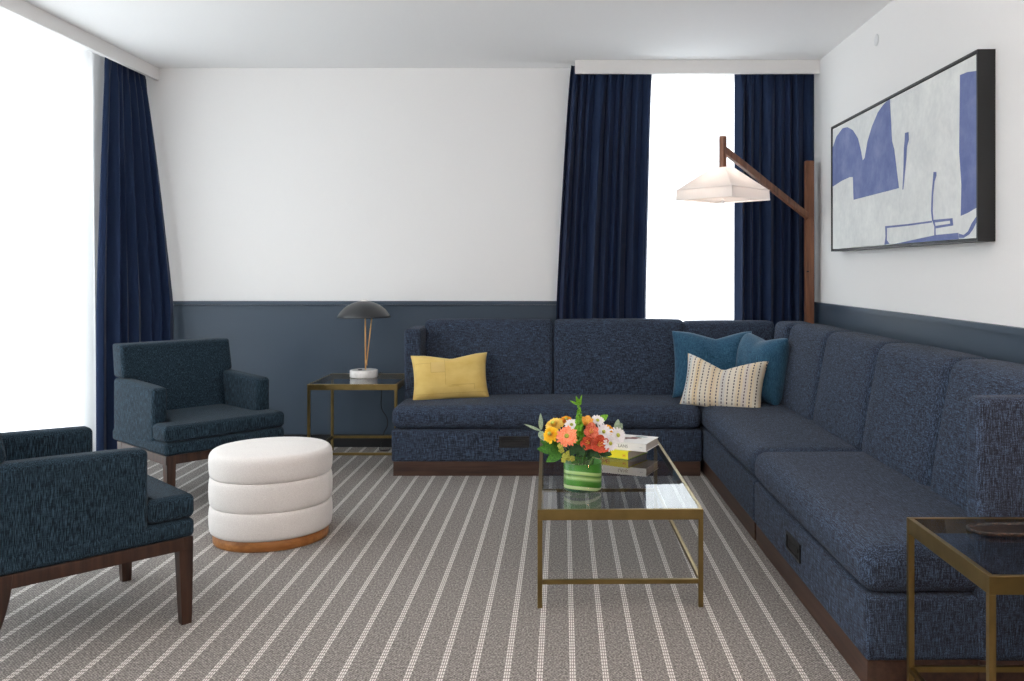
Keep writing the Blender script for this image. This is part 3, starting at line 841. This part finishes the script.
def stem_to(bm, head, back, r=.0022):
    fi[0] += 1; an = fi[0] * 2.4
    base = Vector((VX + .045 * math.cos(an), VY + .045 * math.sin(an), VZ + .013))
    neck = Vector((VX + (head.x - VX) * .35, VY + (head.y - VY) * .35, VZ + .15))
    nk = Vector((neck.x - VX, neck.y - VY)); 
    if nk.length > .06: nk = nk.normalized() * .06; neck.x = VX + nk.x; neck.y = VY + nk.y
    tube(bm, [base, neck, head + Vector(back) * .03, head], r, 6, 5); return base
def flower(kind, px, py, d, dia, n, mat_, label, cmat=None, grp=None):
    c = W(px, py, d); r = dia / 2 * 1.12; rnd = random.Random(int(px * 31 + py))
    nn = Vector(n).normalized()
    bms = NB(); base = stem_to(bms, c - nn * .012, -nn)
    nm = {'mum': 'chrysanthemum', 'gerbera': 'gerbera', 'daisy': 'daisy', 'lily': 'alstroemeria'}[kind]
    t = thing(nm, label, 'flower', base, 0, grp)
    bmp = NB(); bmc = NB()
    if kind == 'mum':
        for q, (rf, lf, cnt) in enumerate(((1, .1, 22), (.9, .32, 20), (.74, .5, 17), (.56, .62, 13), (.36, .70, 9))):
            petals(bmp, c, nn, cnt, r * .08, r * rf, r * .30, r * lf, -r * .12, 4, q * .4, rnd, .5)
        dome(bmc, c + nn * r * .5, nn, r * .22, r * .18)
    elif kind == 'gerbera':
        for q, (rf, lf, cnt) in enumerate(((1, .12, 20), (.86, .26, 18), (.66, .36, 16))):
            petals(bmp, c, nn, cnt, r * .1, r * rf, r * .30, r * lf, -r * .10, 5, q * .2, rnd, .5)
        dome(bmc, c + nn * r * .18, nn, r * .22, r * .12)
    elif kind == 'daisy':
        for q, (rf, lf, cnt) in enumerate(((1, .15, 15), (.86, .34, 13))):
            petals(bmp, c, nn, cnt, r * .1, r * rf, r * .30, r * lf, -r * .08, 5, q * .25, rnd, .5)
        dome(bmc, c + nn * r * .16, nn, r * .24, r * .16)
    else:
        petals(bmp, c - nn * r * .5, nn, 3, r * .05, r * .95, r * 1.05, r * .95, -r * .15, 7, .3, rnd, .8)
        petals(bmp, c - nn * r * .5, nn, 3, r * .05, r * .85, r * .8, r * 1.05, -r * .1, 7, 1.35, rnd, .8)
        for k in range(5):
            an = k * 1.25; a_, b_, _ = frame_of(nn)
            tube(bmc, [c - nn * r * .4, c + (a_ * math.cos(an) + b_ * math.sin(an)) * r * .25 + nn * r * .45], r * .03, 5)
    for b_, nme, m_ in ((bmp, 'petals', mat_), (bmc, 'flower_center', cmat or M['c_green']), (bms, 'stem', M['stem'])):
        bmesh.ops.translate(b_, verts=b_.verts, vec=-base); link(nme, b_, m_, t, True)
    return t
flower('gerbera', 567, 436.5, 3.665, .082, (-.15, -.85, .5), M['p_orange'], 'large orange gerbera at the front of the bouquet')
flower('mum', 551, 435, 3.70, .066, (-.4, -.75, .5), M['p_yellow'], 'bright yellow chrysanthemum left of the orange gerbera')
flower('mum', 554.5, 426, 3.76, .076, (-.4, -.5, .8), M['p_pale'], 'pale golden chrysanthemum behind the bright yellow one')
flower('mum', 566, 421.5, 3.80, .056, (0, -.5, .9), M['p_amber'], 'amber chrysanthemum above the orange gerbera')
flower('daisy', 571.5, 425, 3.74, .054, (0, -.8, .6), M['p_white'], 'white daisy left of the green bell spike')
flower('lily', 587, 422.5, 3.76, .058, (0, -.6, .8), M['p_apricot'], 'apricot lily flower right of the green bell spike', M['p_pale'])
flower('lily', 591, 432, 3.70, .070, (.1, -.8, .55), M['p_coral'], 'coral lily flower under the apricot one', M['p_pale'])
flower('lily', 588.5, 443, 3.68, .064, (-.3, -.85, .3), M['p_red'], 'dark red lily flower low in the bouquet, nearest the spike', M['p_pale'])
flower('lily', 599, 444.5, 3.67, .078, (.3, -.85, .3), M['p_red'], 'red orange lily flower low on the right of the bouquet', M['p_pale'])
flower('daisy', 597.5, 421, 3.80, .058, (.2, -.6, .8), M['p_white'], 'white daisy at the top right of the bouquet')
flower('daisy', 603.5, 432, 3.73, .062, (.2, -.85, .5), M['p_white'], 'white daisy in the middle right, beside the coral lily flower')
flower('mum', 608, 430, 3.78, .046, (.3, -.7, .6), M['p_amber'], 'small amber chrysanthemum among the white daisies')
flower('daisy', 617.5, 435.5, 3.74, .068, (.5, -.8, .4), M['p_white'], 'white daisy farthest right, over the white book')
flower('daisy', 610, 443.5, 3.68, .062, (.4, -.85, .2), M['p_white'], 'lowest white daisy, right of the red orange lily flower')

def leaf_blade(bm, p, tip, wid, nrm=(0, -1, .3), droop=0.0, seg=8):
    p, tip = Vector(p), Vector(tip); d = tip - p; s = d.cross(Vector(nrm)).normalized(); nn = s.cross(d).normalized()
    L, C, Q = [], [], []
    for i in range(seg + 1):
        f = i / seg; w = wid / 2 * math.sin(PI * f ** .8) ** .8 if 0 < f < 1 else .0006
        c = p + d * f + Vector((0, 0, -droop * f * f)) + nn * .004 * math.sin(PI * f)
        L.append(bm.verts.new(c + s * w + nn * w * .25)); C.append(bm.verts.new(c)); Q.append(bm.verts.new(c - s * w + nn * w * .25))
    for i in range(seg):
        bm.faces.new((L[i], C[i], C[i + 1], L[i + 1])); bm.faces.new((C[i], Q[i], Q[i + 1], C[i + 1]))
def foliage(name, label, head, leaves, mat_, cat='foliage', stem=True):
    bms = NB(); base = stem_to(bms, head, Vector((0, .2, -1)))
    t = thing(name, label, cat, base)
    bmesh.ops.translate(bms, verts=bms.verts, vec=-base); link('stem', bms, M['stem'], t, True)
    for (p, q, w) in leaves:
        b = NB(); leaf_blade(b, p, q, w); bmesh.ops.translate(b, verts=b.verts, vec=-base); link('leaf', b, mat_, t, True)
foliage('leaf_sprig', 'broad green leaves hanging over the left side of the vase', W(560, 448, 3.72),
        [(W(561, 449, 3.72), W(537, 449, 3.70), .05), (W(562, 452, 3.70), W(546, 462, 3.67), .045), (W(560, 446, 3.73), W(540, 441, 3.74), .04)], M['leaf'])
foliage('eucalyptus_sprig', 'silvery eucalyptus sprig reaching out on the left of the bouquet', W(541, 431, 3.76),
        [(W(541, 431, 3.76), W(524, 424, 3.77), .012), (W(541, 430, 3.76), W(540.5, 413, 3.76), .020), (W(540, 431, 3.75), W(544, 441, 3.73), .030)], M['silver'])
foliage('leaf_sprig', 'small green leaf at the top right behind the white daisies', W(599, 420, 3.86),
        [(W(599, 421, 3.86), W(608, 415, 3.86), .030)], M['bell'])
foliage('leaf_sprig', 'upright grey green leaf at the far right of the bouquet', W(617, 431, 3.84),
        [(W(617, 433, 3.84), W(618, 419, 3.85), .034), (W(619, 432, 3.84), W(622, 423, 3.85), .02)], M['silver'])
foliage('leaf_sprig', 'dark green leaf below the white daisies at the vase rim', W(600, 451, 3.70),
        [(W(598, 450, 3.69), W(612, 455, 3.68), .04), (W(590, 449, 3.68), W(600, 458, 3.66), .035)], M['leafdk'])
foliage('leaf_sprig', 'dark green leaves in the middle under the orange gerbera', W(578, 446, 3.70),
        [(W(577, 444, 3.69), W(570, 456, 3.65), .04), (W(580, 444, 3.69), W(583, 457, 3.65), .04), (W(585, 446, 3.69), W(576, 455, 3.67), .03), (W(592, 450, 3.70), W(588, 460, 3.66), .03)], M['leafdk'])
# pale green filler blossoms at the rim
t = None
bms = NB(); base = stem_to(bms, W(566, 454, 3.69), Vector((0, .2, -1)))
t = thing('filler_blossom', 'pale green filler blossoms drooping at the front left rim of the vase', 'flower', base)
bmesh.ops.translate(bms, verts=bms.verts, vec=-base); link('stem', bms, M['stem'], t, True)
for (px, py) in ((565, 456), (569, 458), (561.5, 450), (568, 453), (572, 458.5), (564, 460), (560.5, 446)):
    b = NB(); c = W(px, py, 3.667 + random.uniform(-.012, .012))
    petals(b, c, (random.uniform(-.4, .4), -.9, random.uniform(-.2, .5)), 5, .001, .013, .012, .006, -.003, 4, random.random() * 3, None, .5)
    dome(b, c, (0, -1, .2), .004, .004)
    bmesh.ops.translate(b, verts=b.verts, vec=-base); link('blossom', b, M['c_green'], t, True)
# bells spike
bms = NB(); top = W(579, 404, 3.73); bot = W(579, 448, 3.71); base = stem_to(bms, bot, Vector((0, 0, -1)), .003)
tube(bms, [bot, (bot + top) / 2, top], .003, 6)
t = thing('bells_of_ireland', 'tall green bell flower spike rising from the middle of the bouquet', 'flower', base)
bmesh.ops.translate(bms, verts=bms.verts, vec=-base); link('stem', bms, M['stem'], t, True)
b = NB()
for k in range(34):
    f = k / 33; c = bot.lerp(top, f * .93); an = k * 2.4; rr = .026 * (1 - f) + .009
    dirn = Vector((math.cos(an), math.sin(an), .55)).normalized()
    petals(b, c + dirn * rr * .25, dirn, 5, rr * .1, rr * .62, rr * .75, rr * .45, 0, 3, an, None, .5)
bmesh.ops.translate(b, verts=b.verts, vec=-base); link('bells', b, M['bell'], t, True)
for (q, w) in ((W(569.5, 400.5, 3.73), .010), (W(582, 394.5, 3.73), .010), (W(576, 396, 3.72), .016), (W(580.5, 398, 3.71), .018)):
    b = NB(); leaf_blade(b, top + Vector((0, 0, -.006)), q, w); bmesh.ops.translate(b, verts=b.verts, vec=-base); link('leaf', b, M['bell'], t, True)

# ------------------------------------------------------------------ light
w = bpy.data.worlds.new('overcast_sky'); sc.world = w; w.use_nodes = True
nt = w.node_tree; bg = nt.nodes['Background']
tc = nt.nodes.new('ShaderNodeTexCoord'); sp = nt.nodes.new('ShaderNodeSeparateXYZ'); nt.links.new(tc.outputs['Generated'], sp.inputs[0])
rp = nt.nodes.new('ShaderNodeValToRGB'); rp.color_ramp.elements[0].position = 0.46; rp.color_ramp.elements[0].color = (0.84, 0.87, 0.90, 1)
rp.color_ramp.elements[1].position = 0.56; rp.color_ramp.elements[1].color = (0.88, 0.95, 1.0, 1)
mr = nt.nodes.new('ShaderNodeMath'); mr.operation = 'MULTIPLY_ADD'; mr.inputs[1].default_value = 0.5; mr.inputs[2].default_value = 0.5
nt.links.new(sp.outputs[2], mr.inputs[0]); nt.links.new(mr.outputs[0], rp.inputs[0]); nt.links.new(rp.outputs[0], bg.inputs[0])
bg.inputs[1].default_value = 4.9

def portal(name, loc, rot, sx, sy):
    l = bpy.data.lights.new(name, 'AREA'); l.shape = 'RECTANGLE'; l.size = sx; l.size_y = sy; l.cycles.is_portal = True
    o = bpy.data.objects.new(name, l); COL.objects.link(o); o.location = loc; o.rotation_euler = rot
portal('window_daylight', (XL - .14, (WL[0] + WL[1]) / 2, (WL[2] + WL[3]) / 2), (0, -PI / 2, 0), WL[3] - WL[2], WL[1] - WL[0])
portal('back_window_daylight', ((WB[0] + WB[1]) / 2, YB + .14, (WB[2] + WB[3]) / 2), (-PI / 2, 0, 0), WB[1] - WB[0], WB[3] - WB[2])
UPLIGHTS = ((-2.3, 1.0, 200), (1.1, 0.6, 190), (-0.6, -1.0, 80))
def lamp(name, typ, loc, power, col, size=0.05, rot=(0, 0, 0)):
    l = bpy.data.lights.new(name, typ); l.energy = power; l.color = col
    if typ != 'AREA': l.shadow_soft_size = size
    else: l.shape = 'DISK'; l.size = size
    o = bpy.data.objects.new(name, l); COL.objects.link(o); o.location = loc; o.rotation_euler = rot; return o
lamp('floor_lamp_bulb', 'POINT', (1.806 + sx, 6.385 + sy, 1.90), 1.8, (1.0, .90, .82), .04)
# added fill lights out of view, then the warm lamp beside the near side table
for x, y, pw in UPLIGHTS:                          # unseen upward spots, added to brighten ceiling and room by bounce
    o = lamp('ceiling_fill', 'SPOT', (x, y, 1.75), pw, (1.0, .95, .91), .15, (PI, 0, 0))
    o.data.spot_size = math.radians(172); o.data.spot_blend = 0.5
lamp('table_lamp_bulb', 'POINT', (1.45, 1.55, 1.1), 14, (1.0, .46, .24), .08)

GROUPS = {'armchair': 'pair of teal armchairs', 'sofa': 'sections of the sectional sofa', 'book': 'books on the coffee table', 'side_table': 'brass side tables',
          'daisy': 'white daisies in the vase', 'chrysanthemum': 'chrysanthemums in the vase', 'alstroemeria': 'lily flowers in the vase', 'leaf_sprig': 'leaf sprigs in the vase',
          'curtain': 'navy curtain panels', 'sheer_curtain': 'white sheer curtains', 'pillow': 'pillows on the sectional sofa'}
for o in list(COL.objects):
    if o.parent is None and 'label' in o:
        k = o.name.split('.')[0]
        k = 'sofa' if k == 'corner_sofa' else k
        if k in GROUPS: o['group'] = GROUPS[k]
SUB = {'title_lettering': 'cover', 'cover_picture': 'cover', 'stem_clamp': 'stem', 'switch': 'base', 'screw_hole': 'post', 'shade_seam': 'lamp_shade',
       'diffuser': 'lamp_shade', 'finial': 'lamp_shade', 'pull_handle': 'seat_base', 'cap': 'lamp_shade'}
for o in list(COL.objects):
    k = o.name.split('.')[0]
    if o.parent is not None and k in SUB:
        par = [c for c in o.parent.children if c.name.split('.')[0] == SUB[k]]
        if par: o.parent = par[0]

# ------------------------------------------------------------------ camera
cd = bpy.data.cameras.new('camera'); cam = bpy.data.objects.new('camera', cd); COL.objects.link(cam)
cd.sensor_width = 36.0; cd.sensor_fit = 'HORIZONTAL'; cd.lens = 36.0 * F / 1024.0
cd.shift_x = (512 - HX) / 1024.0; cd.shift_y = -(340.5 - HY) / 1024.0
cam.location = (0, 0, H); cam.rotation_euler = (PI / 2, 0, 0)
cd.clip_start = 0.05
sc.camera = cam
sc.view_settings.view_transform = 'Standard'
try: sc.view_settings.look = 'None'
except Exception: pass
sc.view_settings.gamma = 1.0; sc.view_settings.use_curve_mapping = False
sc.view_settings.exposure = -0.17
sc.cycles.denoising_prefilter = 'NONE'; sc.cycles.max_bounces = 10; sc.cycles.diffuse_bounces = 6; sc.cycles.transparent_max_bounces = 16
